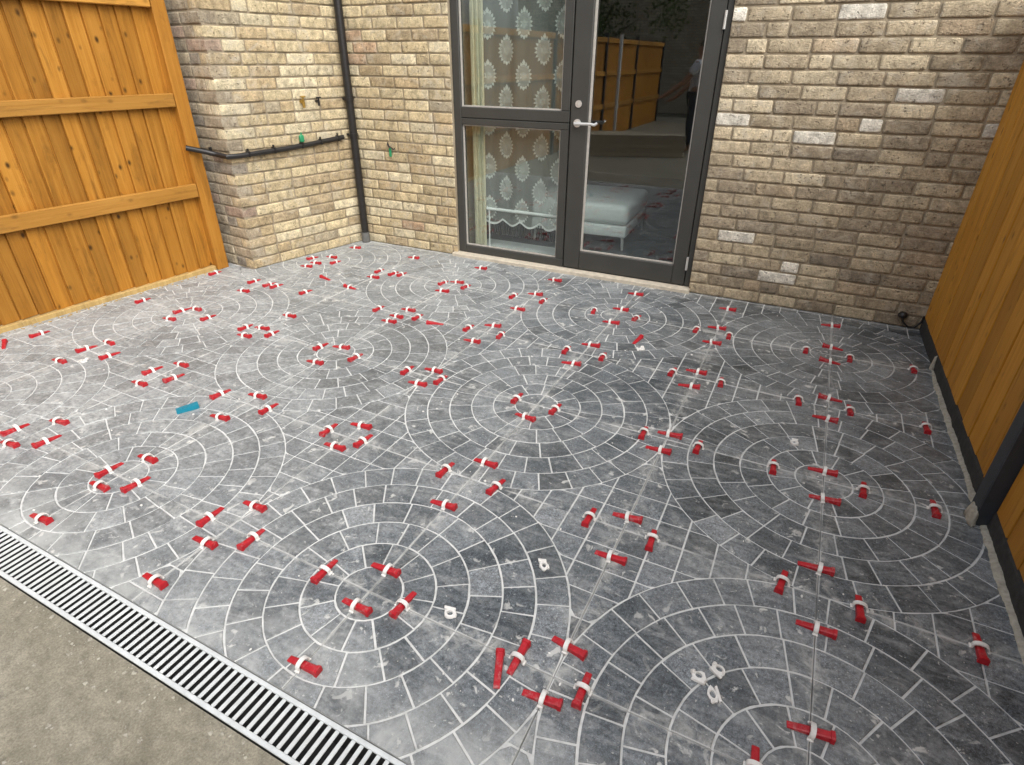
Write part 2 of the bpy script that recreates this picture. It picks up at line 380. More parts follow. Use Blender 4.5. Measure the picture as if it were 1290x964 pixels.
def tile_cobbles(rng):
    """polygons of one tile: quarter rings round (0,0), a small square grid in the far corner"""
    out = []; g = .0028; sg = .0012; jit = lambda s=.0010: rng.uniform(-s, s)
    arc = lambda r, a0, a1, n: [(r*math.cos(a0+(a1-a0)*i/n), r*math.sin(a0+(a1-a0)*i/n)) for i in range(n+1)]
    a = arc(.1-g, 0, math.pi/2, 6); out.append([(sg, sg)] + [(max(x, sg), max(y, sg)) for x, y in a])
    for ring, n in zip(range(1, 6), (3, 4, 5, 7, 8)):
        r0, r1 = .1*ring+g, .1*(ring+1)-g
        ph = rng.choice((.5, .5, .35, .65, 0.0)) if ring > 1 else .5
        cuts = [0] + [(i+ph+rng.uniform(-.09, .09))/n*math.pi/2 for i in range(n) if (i+ph) > .2] + [math.pi/2]
        if math.pi/2-cuts[-2] < .22/n: cuts.pop(-2)
        for i in range(len(cuts)-1):
            a0, a1 = cuts[i], cuts[i+1]; rm = (r0+r1)/2
            o0 = (sg if i == 0 else g); o1 = (sg if i == len(cuts)-2 else g)
            tw = jit(.012)
            inn = arc(r0+jit(), a0+o0/r0, a1-o1/r0, 3); ou = arc(r1+jit(), a0+o0/r1, a1-o1/r1, 4)
            # knock the corners off, roughen
            if i not in (0, ):
                x, y = ou[0]; ou = [(x*.9955, y*.9955)] + ou; 
            p = inn[::-1] + ou
            p = [(min(max(x+jit(.0007), sg), .6-sg), min(max(y+jit(.0007), sg), .6-sg)) for x, y in p]
            out.append(p)
    RO = .6+.0024
    for i in range(6):
        for j in range(6):
            xa, xb = .6-.1*(i+1)+g, .6-.1*i-(sg if i == 0 else g); ya, yb = .6-.1*(j+1)+g, .6-.1*j-(sg if j == 0 else g)
            xs = [xa+(xb-xa)*k/5 for k in range(6)]
            lo = [(x, max(ya, math.sqrt(max(0, RO*RO-x*x)))) for x in xs]
            full = len(lo); lo = [q for q in lo if q[1] < yb-.0004]
            if not lo: continue
            if len(lo) < full:
                xc = math.sqrt(max(0, RO*RO-yb*yb))
                if xa <= xc < lo[0][0]: lo = [(xc+.001, yb-.0004)] + lo
            if len(lo) < 2: continue
            p = lo + [(lo[-1][0], yb), (lo[0][0], yb)]
            if abs(area(p)) > 2e-5: out.append([(x+jit(.0006), y+jit(.0006)) for x, y in p])
    return out
patio = struct(obj('patio', mesh('patio', [(-3.17, YB+.002, -.008), (XR, YB+.002, -.008), (XR, 3.02, -.008), (-2.98, 3.02, -.008),
                                           (-3.17, YB+.002, -.085), (XR, YB+.002, -.085), (XR, 3.02, -.085), (-2.98, 3.02, -.085)],
                                 [(0, 1, 2, 3), (0, 4, 5, 1), (1, 5, 6, 2), (2, 6, 7, 3), (3, 7, 4, 0)]), M['bed']))
all_c = []
for i in range(-6, 3):
    for j in range(-1, 6):
        rng = random.Random(i*71+j*13+5)
        # circle centre is the even/even corner of the tile
        cx = i if i % 2 == 0 else i+1; cy = j if j % 2 == 0 else j+1
        sx = 1 if cx == i else -1; sy = 1 if cy == j else -1
        sq = [(i*TS+.0011, j*TS+.0011), ((i+1)*TS-.0011, j*TS+.0011), ((i+1)*TS-.0011, (j+1)*TS-.0011), (i*TS+.0011, (j+1)*TS-.0011)]
        sq = clip_patio(sq)
        if not sq: continue
        zt = rng.uniform(-.0004, .0004)
        n = len(sq); ox = sum(q[0] for q in sq)/n; oy = sum(q[1] for q in sq)/n
        vs = [(x-ox, y-oy, -.0075) for x, y in sq] + [(x-ox, y-oy, zt) for x, y in sq]
        fs = [tuple(range(n, 2*n))] + [(k, (k+1) % n, n+(k+1) % n, n+k) for k in range(n)]
        tile = obj('tile', mesh('tile', vs, fs), M['grout'], patio, (ox, oy, 0))
        tb = rng.uniform(-.12, .12)
        for p in tile_cobbles(rng):
            p = [(cx*TS+sx*x, cy*TS+sy*y) for x, y in p]
            p = clip_patio(p)
            if not p: continue
            m_ = len(p); qx = sum(q[0] for q in p)/m_; qy = sum(q[1] for q in p)/m_
            dd = Vector((qx, qy, 0))-_CAM; dep = dd.dot(_f)
            px, py = 645+725.9*dd.dot(_xi)/dep, 482-725.9*dd.dot(_yi)/dep
            vis = -20 < px < 1310 and -20 < py < 984
            size = abs(area(p))/max(dep, .1)**3 if vis and dep > .1 else 0
            tone = min(1, max(0, rng.gauss(.38, .21)+tb*.7))
            all_c.append((size, p, tile, zt, tone, rng.uniform(.0026, .0034)))
all_c.sort(key=lambda c: -c[0])
def tone_attr(me, tones):
    a = me.attributes.new('tone', 'FLOAT', 'FACE'); a.data.foreach_set('value', tones)
for k, (size, p, tile, zt, tone, h) in enumerate(all_c[:300]):
    n = len(p); ox = sum(q[0] for q in p)/n; oy = sum(q[1] for q in p)/n
    vs, fs, tn = [], [], []
    cobble_mesh([(x-ox, y-oy) for x, y in p], zt, zt+h, vs, fs, tn, tone)
    me = mesh('cobble', vs, fs); tone_attr(me, tn)
    obj('cobble', me, M['cobble'], tile, (ox-tile.location.x, oy-tile.location.y, 0))
vs, fs, tn = [], [], []
for (size, p, tile, zt, tone, h) in all_c[300:]: cobble_mesh(p, zt, zt+h, vs, fs, tn, tone)
me = mesh('cobbles', vs, fs); tone_attr(me, tn)
rest = obj('cobbles', me, M['cobble'], patio); rest['kind'] = 'stuff'
ZT = .003                                                               # walking surface

# ------------------------------------------------------------------ drain channel
DX0, DX1 = -3.1, 1.69
dr = tag(empty('drain_channel', (0, -.405, 0)), 'long galvanised slot drain grate between the paving and the concrete', 'drain')
MB().box((DX0, .0475, -.006), (DX1, .0595, .001), .0015).build('edge_rail', M['steel'], dr)
MB().box((DX0, -.0595, -.006), (DX1, -.0475, .001), .0015).build('edge_rail', M['steel'], dr)
MB().box((DX0, -.0475, -.080), (DX1, .0475, -.074)).box((DX0, .0476, -.080), (DX1, .0594, -.0062)).box((DX0, -.0594, -.080), (DX1, -.0476, -.0062)).build('trough', M['dark'], dr)
bar = MB().box((-.0056, -.0473, -.0050), (.0056, .0473, -.0010), .0012)
bme = None
for k in range(int((DX1-DX0)/.0245)):
    x = DX0+.012+k*.0245
    if bme is None: o = bar.build('bar', M['steel'], dr, (x, 0, 0)); bme = o.data
    else: o = obj('bar', bme, None, dr, (x, 0, 0))

# ------------------------------------------------------------------ bricks
def brick_geo(P, u0, u1, z0, z1, depth, rng, proud):
    """P(u, d, z) -> world; returns verts, faces in world space; d is outwards"""
    us = [0, .06, .3, .55, .8, .94, 1]; zs = [0, .14, .5, .86, 1]
    vs = []; fs = []; nu, nz = len(us), len(zs); sd = rng.uniform(0, 100)
    w, h = u1-u0, z1-z0
    skew = [rng.uniform(-.003, .003) for _ in range(4)]
    for b_, fz in enumerate(zs):
        for a_, fu in enumerate(us):
            edge = (a_ in (0, nu-1)) or (b_ in (0, nz-1)); corner = (a_ in (0, nu-1)) and (b_ in (0, nz-1))
            u = u0+w*fu; z = z0+h*fz
            nz_ = noise.noise(Vector((u*14+sd, z*30, sd)))
            d = proud + nz_*.0028 - (.0022 if corner else .0012 if edge else 0)
            if edge:
                e = noise.noise(Vector((u*40, z*40, sd+9)))*.0048
                if a_ == 0: u += abs(e)
                if a_ == nu-1: u -= abs(e)
                if b_ == 0: z += abs(e)*1.0+skew[0]*(fu-.5)
                if b_ == nz-1: z -= abs(e)*1.0+skew[1]*(fu-.5)
            if corner: u += (.003 if a_ == 0 else -.003); z += (.002 if b_ == 0 else -.002)
            vs.append(P(u, d, z))
    idx = lambda a_, b_: b_*nu+a_
    for b_ in range(nz-1):
        for a_ in range(nu-1): fs.append((idx(a_, b_), idx(a_+1, b_), idx(a_+1, b_+1), idx(a_, b_+1)))
    ring = [idx(a_, 0) for a_ in range(nu)] + [idx(nu-1, b_) for b_ in range(1, nz)] + [idx(a_, nz-1) for a_ in range(nu-2, -1, -1)] + [idx(0, b_) for b_ in range(nz-2, 0, -1)]
    base = len(vs)
    for q in ring:
        a_, b_ = q % nu, q//nu
        vs.append(P(u0+w*us[a_], -depth, z0+h*zs[b_]))
    n = len(ring)
    for i in range(n): fs.append((ring[(i+1) % n], ring[i], base+i, base+(i+1) % n))
    return vs, fs
PAL_L = [((.54, .44, .27), 5), ((.60, .50, .315), 6), ((.48, .375, .225), 4), ((.64, .555, .375), 4), ((.44, .35, .22), 2), ((.48, .34, .22), .4), ((.37, .315, .22), .6)]  # buff bricks, some of the left walls' light is in the colour
PAL_R = [((.35, .29, .20), 5), ((.42, .35, .24), 5), ((.29, .24, .17), 3.5), ((.50, .425, .295), 4), ((.25, .21, .155), 1.2), ((.62, .585, .50), 2.4), ((.37, .295, .20), 1.0)]  # browner bricks, with part of the right wall's shade in the colour
def pick(pal, rng):
    t = rng.uniform(0, sum(w_ for _, w_ in pal))
    for c, w_ in pal:
        t -= w_
        if t <= 0: break
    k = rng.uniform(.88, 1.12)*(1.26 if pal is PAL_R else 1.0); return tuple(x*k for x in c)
def brick_face(parent, origin, du, nrm, length, ztop, zvis, pal, rng, start_in=None, end_free=True, skip=None, depth=.02, ddir=None):
    """courses of bricks on a wall face; those above zvis go into one joined part"""
    O = Vector(origin); U = Vector(du).normalized(); N = Vector(nrm).normalized()
    hi = ([], [], []); course = 0; z = .004
    while z < ztop:
        z0, z1 = z, z+.0665; z += .075
        u = 0.0; dep = depth; first = True
        ph = [0, .1125, .03, .14, .0, .09][course % 6]+rng.uniform(-.012, .012)
        if start_in:
            corner_stretch = course % 2 == start_in[0]
            u = 0 if corner_stretch else start_in[1]
            cur = u + (.215 if corner_stretch else rng.choice((.10, .15, .215)))
        else:
            cur = u + .215-ph if ph < .17 else u+.06
        while u < length-.015:
            e = min(cur, length)
            if length-e < .05: e = length
            d_ = .098 if (start_in and first and corner_stretch) else depth
            D = ddir if (start_in and first and corner_stretch and ddir) else None
            def P(u_, d, zz, D=D):
                if D is not None and d < 0: return O + U*u_ + Vector(D)*(-d) + Vector((0, 0, zz))
                return O + U*u_ + N*d + Vector((0, 0, zz))
            vs, fs = brick_geo(P, u, e, z0, z1, d_, rng, rng.uniform(.0022, .0068))
            c = pick(pal, rng)
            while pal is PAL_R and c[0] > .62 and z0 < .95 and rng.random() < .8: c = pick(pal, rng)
            if skip is None or not skip(u, e, z0, z1):
                if z0 > zvis:
                    k = len(hi[0]); hi[0].extend(vs); hi[1].extend(tuple(i+k for i in f) for f in fs); hi[2].extend([c]*len(fs))
                else:
                    ctr = sum(vs, Vector())/len(vs)
                    me = mesh('brick', [v-ctr for v in vs], fs, True)
                    a = me.attributes.new('bcol', 'FLOAT_COLOR', 'FACE')
                    a.data.foreach_set('color', [x for _ in fs for x in (*c, 1)])
                    obj('brick', me, M['brick'], parent, ctr-Vector(parent.matrix_basis.translation)-Vector(parent.parent.location if parent.parent else (0, 0, 0)))
            u = e + .0088; first = False
            cur = u + (.215 if rng.random() > .12 else .1025) + rng.uniform(-.004, .004)
        course += 1
    if hi[0]:
        off = Vector(parent.matrix_basis.translation)+Vector(parent.parent.location if parent.parent else (0, 0, 0))
        me = mesh('upper_bricks', [v-off for v in hi[0]], hi[1], True)
        a = me.attributes.new('bcol', 'FLOAT_COLOR', 'FACE'); a.data.foreach_set('color', [x for c in hi[2] for x in (*c, 1)])
        o = obj('upper_bricks', me, M['brick'], parent); o['kind'] = 'stuff'

WY = 3.03; WX0, WX1 = -1.545, .305; ZH = 2.10; WTOP = 2.70
house = tag(empty('house', (0, WY, 0)), 'buff stock brick house with dark framed glazed door and side window', 'house')
def wall_body(name, x0, x1, y0, y1, z0, z1): return MB().box((x0, y0, z0), (x1, y1, z1)).build(name, M['mortar'], house)
# mortar bodies stand 1 mm behind the brick plane
wl = wall_body('wall', -2.75, WX0, .002, .28, -.08, WTOP)
wr = wall_body('wall', WX1, 2.4, .002, .28, -.08, WTOP)
wa = wall_body('wall', WX0, WX1, .002, .28, ZH, WTOP)
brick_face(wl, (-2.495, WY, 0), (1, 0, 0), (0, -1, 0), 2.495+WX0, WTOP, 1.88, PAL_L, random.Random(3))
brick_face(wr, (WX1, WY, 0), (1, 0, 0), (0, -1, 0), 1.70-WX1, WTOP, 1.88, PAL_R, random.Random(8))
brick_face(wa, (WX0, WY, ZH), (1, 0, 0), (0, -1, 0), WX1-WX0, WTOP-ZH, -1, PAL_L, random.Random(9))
# room behind the glass
RY0, RY1 = .282, 4.2
MB().box((-2.6, .06, -.08), (1.9, RY1, .012)).build('room_floor', M['rfloor'], house)
MB().box((-2.7, RY0, 2.4), (2.0, RY1, 2.5)).build('ceiling', M['rwall'], house)
MB().box((-2.6, RY1, -.08), (1.9, RY1+.1, 2.4)).build('room_wall', M['rwall'], house)
MB().box((-2.7, RY0, -.08), (-2.6, RY1+.1, 2.4)).build('room_wall', M['rwall'], house)
MB().box((1.9, RY0, -.08), (2.0, RY1+.1, 2.4)).build('room_wall', M['rwall'], house)

# ---- glazed door and side window
FY0, FY1 = .022, .090                     # frame depth, from the wall face
MB().box((WX0-.03, -.045, -.004), (WX1+.01, .085, .028), .004).build('sill', M['sill'], house)
def bars(name, rects, parent, y0=FY0, y1=FY1, mat='frame', bev=.004):
    for (x0, x1, z0, z1) in rects: MB().box((x0, y0, z0), (x1, y1, z1), bev).build(name, M[mat], parent)
win = obj('window', MB().box((WX0+.002, FY0, .029), (WX0+.062, FY1, ZH-.002), .004).build('tmp', M['frame']).data, None, house)
bpy.data.objects.remove(bpy.data.objects['tmp'])
bars('frame_bar', [(WX0+.0625, -.642, ZH-.062, ZH-.002), (WX0+.0625, -.642, .029, .088), (WX0+.0625, -.642, .977, 1.018), (WX0+.0625, -.642, 1.022, 1.093), (-.702, -.642, .0885, .9765), (-.702, -.642, 1.0935, ZH-.0625)], win)
MB().box((WX0+.0625, FY0+.008, 1.0175), (-.642, FY1-.01, 1.0225)).build('gasket', M['gasket'], win)
for z0, z1 in ((.0885, .9765), (1.0935, ZH-.0625)):
    x0, x1 = WX0+.0625, -.7025
    MB().box((x0, .052, z0), (x1, .058, z1)).build('pane', M['glass'], win)
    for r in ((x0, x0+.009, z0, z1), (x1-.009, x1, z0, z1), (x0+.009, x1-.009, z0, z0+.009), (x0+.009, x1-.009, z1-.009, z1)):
        MB().box((r[0], .040, r[2]), (r[1], .0515, r[3])).build('glint_bead', M['bead'], win)
door = MB().box((-.633, FY0-.004, .036), (-.512, FY1, ZH-.04), .005).build('door', M['frame'], house)
bars('stile', [(.176, .262, .036, ZH-.04)], door, FY0-.004)
bars('rail', [(-.5115, .1755, .036, .166), (-.5115, .1755, ZH-.14, ZH-.04)], door, FY0-.004)
MB().box((-.5115, .052, .166), (.1755, .058, ZH-.14)).build('pane', M['glass'], door)
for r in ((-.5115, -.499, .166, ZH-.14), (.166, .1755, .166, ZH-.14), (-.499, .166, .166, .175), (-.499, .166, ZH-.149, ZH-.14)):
    MB().box((r[0], .038, r[2]), (r[1], .0515, r[3])).build('glint_bead', M['bead'], door)
# jamb on the hinge side, head, threshold
bars('door_jamb', [(.266, WX1-.002, .029, ZH-.002), (-.641, .2655, ZH-.036, ZH-.002), (-.641, .2655, .029, .0345)], house)
h = MB(); h.tube([(-.580, FY0-.0045, 1.024), (-.580, FY0-.014, 1.024)], .025, 16); h.tube([(-.580, FY0-.012, 1.024), (-.580, FY0-.052, 1.024)], .009, 10)
h.tube([(-.584, FY0-.050, 1.024), (-.54, FY0-.052, 1.025), (-.47, FY0-.052, 1.026), (-.445, FY0-.05, 1.022), (-.428, FY0-.044, 1.034)], [.010, .0095, .009, .010, .009], 10)
h.build('handle', M['chrome'], door, smooth=True)
k = MB(); k.tube([(-.578, FY0-.0045, 1.139), (-.578, FY0-.012, 1.139)], .022, 14); k.box((-.581, FY0-.016, 1.129), (-.575, FY0-.0125, 1.149)); k.build('lock', M['chrome'], door, smooth=True)
for z in (.191, 1.59): 
    k = MB(); k.tube([(.266, FY0-.010, z-.045), (.266, FY0-.010, z+.045)], .008, 10); k.build('hinge', M['chrome'], door, smooth=True)

# ---- lace curtain, drape, ottoman, radiator bar
CY = WY+.20
cw = lambda x: CY + .012*math.sin(x*19) + .006*math.sin(x*47+1)
X0c, X1c = -1.40, -.60
cur = empty('lace_curtain', (-1.0, CY, .2)); tag(cur, 'sheer white lace curtain with damask motifs and scalloped hem behind the side window', 'curtain')
hem = lambda x: .275 - .040*abs(math.sin((x+1.4)*math.pi/.16))
xs = [X0c+(X1c-X0c)*k/96 for k in range(97)]
vs = []; fs = []
for x in xs: vs += [(x+1.0, cw(x)-CY, hem(x)-.2), (x+1.0, cw(x)-CY, 1.85)]
for k in range(96): fs.append((2*k, 2*k+2, 2*k+3, 2*k+1))
obj('voile', mesh('voile', vs, fs, True), M['sheer'], cur)
vs = []; fs = []
for x in xs:
    for dz, dy in ((-.004, -.004), (.012, -.004)): vs.append((x+1.0, cw(x)-CY+dy, hem(x)-.2+dz))
for k in range(96): fs.append((2*k, 2*k+2, 2*k+3, 2*k+1))
obj('hem', mesh('hem', vs, fs), M['paint'], cur)
for k in range(40):
    x = X0c+.01+(X1c-X0c-.02)*k/39
    MB().tube([(x+1, cw(x)-CY, hem(x)-.206), (x+1+R.uniform(-.003, .003), cw(x)-CY, .155-.2)], .0045, 5).build('tassel', M['tassel'], cur)
def motif_polys():
    P = []
    P.append([Vector((.054*math.cos(2*math.pi*k/20), .001, .076*math.sin(2*math.pi*k/20))) for k in range(20)])
    for k in range(18):                      # serrated leaf ring in a pointed oval
        a = 2*math.pi*(k+.5)/18; rx, rz = .052, .072*(1+.16*abs(math.sin(a))**4)
        cx, cz = rx*math.cos(a), rz*math.sin(a); L, W = .021, .011
        d = Vector((math.cos(a), 0, math.sin(a)*1.15)).normalized(); n = Vector((-d.z, 0, d.x))
        c = Vector((cx, 0, cz)); P.append([c-d*L*.55, c+n*W, c+d*L, c-n*W])
    for k in range(6):
        a = 2*math.pi*k/6+math.pi/6; d = Vector((math.cos(a), 0, math.sin(a))); n = Vector((-d.z, 0, d.x)); c = d*.017
        P.append([c-d*.013, c+n*.009, c+d*.017, c-n*.009])
    P.append([Vector((0, 0, .075)), Vector((.014, 0, .092)), Vector((0, 0, .118)), Vector((-.014, 0, .092))])
    P.append([Vector((0, 0, -.075)), Vector((-.012, 0, -.088)), Vector((0, 0, -.105)), Vector((.012, 0, -.088))])
    return P
MP = motif_polys()
for row in range(11):
    z = .36+row*.155
    for k in range(4):
        x = X0c+.05+k*.285+(.1425 if row % 2 else 0)
        if x > X1c-.03: continue
        vs = []; fs = []
        for q in MP:
            fs.append(tuple(range(len(vs), len(vs)+len(q))))
            for v in q:
                xx = min(max(x+v.x*.92, X0c), X1c); vs.append((xx-x, cw(xx)-.003-cw(x), v.z*.88))
        mo = mesh('motif', vs, fs); mo.materials.append(M['lace']); mo.materials.append(M['lace_ground']); mo.polygons[0].material_index = 1
        obj('motif', mo, None, cur, (x+1.0, cw(x)-CY, z-.2))
vs = []; fs = []; n = 60
for k in range(n+1):
    x = -1.475+.105*k/n; y = .045*math.sin(k*.95)*.35+.006*math.sin(k*.31)
    vs += [(x+1.44, y, .0), (x+1.44, y, 2.1)]
for k in range(n): fs.append((2*k, 2*k+2, 2*k+3, 2*k+1))
dp = obj('drape', mesh('drape', vs, fs, True), M['drape'], None, (-1.44, WY+.165, .06)); tag(dp, 'yellow cream drape gathered at the side of the window behind the glass', 'curtain')
pr = MB(); pr.tube([(-.36, 0, 0), (.42, 0, 0)], .012, 10); pr.tube([(-.34, 0, 0), (-.34, 0, -.31)], .006, 8); pr.tube([(.40, 0, 0), (.40, 0, -.31)], .006, 8)
tag(pr.build('low_rail', M['paint'], None, (-1.0, WY+.165, .36), smooth=True), 'low white rail on two feet in front of the lace curtain behind the window', 'rail')
MB().box((-1.48, .092, .0125), (-.655, .40, .05), .004).build('window_board', M['paint'], house)
ott = tag(empty('ottoman', (-.80, 4.08, .012), 0.06), 'white leather ottoman on thin metal legs behind the glazed door', 'ottoman')
def cushion(a, bq, bev, seg=4):
    bm = bmesh.new(); bmesh.ops.create_cube(bm, size=1)
    for v in bm.verts: v.co = Vector(((a[0] if v.co.x < 0 else bq[0]), (a[1] if v.co.y < 0 else bq[1]), (a[2] if v.co.z < 0 else bq[2])))
    bmesh.ops.bevel(bm, geom=bm.edges[:], offset=bev, segments=seg, affect='EDGES', profile=.5)
    me = bpy.data.meshes.new('cushion'); bm.to_mesh(me); bm.free()
    for p in me.polygons: p.use_smooth = True
    return me
cu = obj('cushion', cushion((-.42, -.40, .20), (.42, .40, .365), .05), M['leather'], ott)
for i_ in range(2):
    for j_ in range(2): MB().tube([(-.18+.36*i_, -.17+.34*j_, .3645), (-.18+.36*i_, -.17+.34*j_, .3675)], .018, 10).build('button', M['leather'], cu)
obj('base_panel', cushion((-.41, -.39, .105), (.41, .39, .199), .012, 2), M['leather'], ott)
for sx in (-1, 1):
    for sy in (-1, 1): MB().tube([(.38*sx, .36*sy, .104), (.39*sx, .37*sy, 0)], [.014, .011], 10).build('leg', M['chrome'], ott, smooth=True)

# ------------------------------------------------------------------ wing with splayed wall
wing = tag(empty('house_wing', (-2.71, 2.01, 0)), 'pale buff brick wing with a splayed wall beside the timber fence', 'building')
A = Vector((-2.5, 3.03, 0)); B_ = Vector((-2.71, 2.01, 0)); UW = (A-B_).normalized(); NW = Vector((UW.y, -UW.x, 0))
FL = Vector((-.992, .12, 0)).normalized(); NF = Vector((FL.y, -FL.x, 0)); NF = NF if NF.y < 0 else -NF
E_ = B_ + FL*1.6
inn = lambda p, k: Vector(p)-k
b0 = B_ - NW*.002 - NF*.002; b1 = A - NW*.002; b2 = Vector((-2.5-.05, 3.4, 0)); b3 = Vector((E_.x, 3.4, 0)); b4 = E_ - NF*.002
ring = [b0, b1, b2, b3, b4]
vs = [(v.x+2.71, v.y-2.01, -.08) for v in ring] + [(v.x+2.71, v.y-2.01, WTOP) for v in ring]
fs = [(0, 1, 2, 3, 4), (9, 8, 7, 6, 5)] + [(i, i+5, (i+1) % 5+5, (i+1) % 5) for i in range(5)]
ww = obj('wall', mesh('wall', vs, fs), M['mortar'], wing)
L_ = (A-B_).length
brick_face(ww, B_, UW, NW, L_-.012, WTOP, 1.85, PAL_L, random.Random(21), start_in=(0, .108), ddir=FL)
brick_face(ww, B_, FL, NF, .36, WTOP, 1.85, [((.34, .285, .205), 4), ((.42, .345, .24), 3), ((.50, .42, .29), 2), ((.27, .235, .185), 2), ((.40, .30, .225), 2)], random.Random(22), start_in=(1, .108), ddir=UW)  # front face gets darker bricks, its shade is put into the colour

# ------------------------------------------------------------------ left fence
def panel(fence, x0, y0, x1, y1, inward, boards=True, top=1.74, rails=((.535, .625), (1.11, 1.19), (1.66, 1.74)), joined=False, zb=.04, bw=.096, th=(.005, .020), rx=.0):
    """feather-edge boards along a line, rails on the yard side; inward = unit vector to the yard"""
    base = fence.matrix_basis.translation
    p0 = Vector((x0, y0, 0)); d = Vector((x1, y1, 0))-p0; L = d.length; d.normalize(); ang = math.atan2(d.y, d.x)
    N = Vector(inward); side = 1 if Vector((-d.y, d.x, 0)).dot(N) > 0 else -1
    n = int(round(L/bw)); st = L/n; acc = MB()
    for k in range(n):
        h = top+R.uniform(-.006, .004) - .012
        wv = st+.016+R.uniform(-.003, .003)
        # local frame: x along, y towards yard, thick edge overlaps thin edge of the neighbour
        t0, t1 = th
        prof = [(-.008, -side*.005), (wv-.008, -side*.004), (wv-.008, side*(t1-.005)), (wv-.0105, side*(t1-.004)), (.0155, side*(t0*.8)), (.0095, -side*.0025), (-.008, -side*.0025)]; m7 = len(prof)
        nz = 4
        vs = []; 
        for q in range(nz+1):
            zz = zb+R.uniform(-.004, .004)*(q == 0)+(h-zb)*q/nz; bow = R.uniform(-.0016, .0016)
            for px_, py_ in prof: vs.append(Vector((px_-st/2, py_+bow, zz-zb)))
        fs = [tuple(range(m7-1, -1, -1)), tuple(nz*m7+i for i in range(m7))]
        for q in range(nz):
            for i in range(m7): fs.append((q*m7+i, q*m7+(i+1) % m7, q*m7+m7+(i+1) % m7, q*m7+m7+i))
        c = p0 + d*(k*st+st/2) + Vector((0, 0, zb))
        if joined:
            rot = Matrix.Rotation(ang, 3, 'Z'); acc.add([rot @ v + c - base for v in vs], fs)
        else:
            m_ = MB().add(vs, fs); m_.build('board', M[fence['wood']], fence, c-base, (0, 0, ang))
    if joined: acc.build('board_panel', M[fence['wood']], fence)
    for z0, z1 in rails:
        mm = p0 + d*L/2 + N*(.017+.019); ln = L/2-rx
        m_ = MB().box((-ln, -.018, 0), (ln, .018, z1-z0), .004)
        # built upright so that the grain runs along it
        o = MB()
        for v in m_.v: o.v.append(Vector((v.z-(z1-z0)/2, v.y, v.x)))
        o.f = m_.f
        ob = o.build('rail', M['rail'], fence, mm+Vector((0, 0, (z0+z1)/2))-base)
        ob.rotation_euler = (Matrix.Rotation(ang, 3, 'Z') @ Matrix(((0, 0, 1), (0, 1, 0), (-1, 0, 0)))).to_euler()
F0 = Vector((-2.985, 1.93)); F1 = Vector((-3.166, -.02)); fd = (F1-F0).normalized(); fin = Vector((-fd.y, fd.x, 0)); fin = fin if fin.x > 0 else -fin
lf = tag(empty('timber_fence', (F1.x, F1.y, 0)), 'orange stained closeboard fence with two visible rails meeting the brick wing', 'fence'); lf['wood'] = 'wood'
q0 = F0+fd*.062
panel(lf, q0.x, q0.y, F1.x, F1.y, fin, zb=.034)
base = lf.matrix_basis.translation; ang = math.atan2(fd.y, fd.x)
o = MB().box((-.045, -.047, 0), (.045, .050, 1.95), .005).build('post', M['post'], lf, Vector((F0.x, F0.y, 0))+Vector((fd.x, fd.y, 0))*.012+fin*.005-base, (0, 0, ang))
g = MB().box((0, -.02, -.03), ((F1-F0).length-.07, .03, .033), .003); o = MB()
m_ = g; ob = g.build('gravel_board', M['paleboard'], lf, Vector((q0.x, q0.y, 0))+fin*.012-base, (0, 0, ang))
def dark_post(fence, x, y, h, rz=0, mat='dpost'):
    base = fence.matrix_basis.translation
    m_ = MB().box((-.035, -.035, -.08), (.035, .035, h), .004); m_.box((-.04, -.04, h+.0005), (.04, .04, h+.012), .003)
    return m_.build('post', M[mat], fence, Vector((x, y, 0))-base, (0, 0, rz))
dark_post(lf, F1.x+.01, F1.y-.045, 1.80, 0)
bf = tag(empty('timber_fence', (-3.166, -9.2, 0)), 'long orange closeboard fence with dark posts running away from the house, mirrored in the door', 'fence'); bf['wood'] = 'wood'
ys = [-.065, -2.45, -4.9, -6.95, -9.2]
for a_, b2_ in zip(ys[:-1], ys[1:]):
    panel(bf, -3.166, a_-.045, -3.166, b2_+.045, (1, 0, 0), joined=True, zb=0.0)
    dark_post(bf, -3.150, b2_, 1.80)

# ------------------------------------------------------------------ right fence
rfx = lambda y: 1.712 - .021*(y-1.2)
rf = tag(empty('timber_fence', (1.72, 1.2, 0)), 'smooth brownish orange closeboard fence above a dark gravel board', 'fence'); rf['wood'] = 'rwood'
PYR = 1.215
panel(rf, rfx(3.018), 3.018, rfx(PYR+.04), PYR+.04, (-1, 0, 0), rails=(), zb=.084, bw=.14, th=(.009, .0125))
panel(rf, rfx(PYR-.04), PYR-.04, rfx(-.75), -.75, (-1, 0, 0), rails=(), zb=.084, bw=.14, th=(.009, .0125))
panel(rf, rfx(-.83), -.83, rfx(-3.4), -3.4, (-1, 0, 0), rails=(), joined=True, zb=.084, bw=.14, th=(.009, .0125))
base = rf.matrix_basis.translation
for y0, y1 in ((-3.4, PYR-.045), (PYR+.045, 3.022)):
    n = 24; vs = []; fs = []
    for k in range(n+1):
        y = y0+(y1-y0)*k/n; x = rfx(y)
        wob = R.uniform(-.003, .003)
        for dx, z in ((-.012+wob, -.02), (-.010+wob, .070), (-.002, .089+R.uniform(-.004, .004)), (.03, .089), (.03, -.02)): vs.append(Vector((x+dx, y, z))-base)
    for k in range(n):
        for i in range(5): fs.append((5*k+i, 5*k+5+i, 5*k+5+(i+1) % 5, 5*k+(i+1) % 5))
    MB().add(vs, fs).build('gravel_board', M['gravel'], rf)
for y in (PYR, -.79):
    m_ = MB().box((-.05, -.04, -.02), (.035, .04, 1.86), .004); m_.build('post', M['dpost'], rf, Vector((rfx(y)+.0, y, 0))-base)
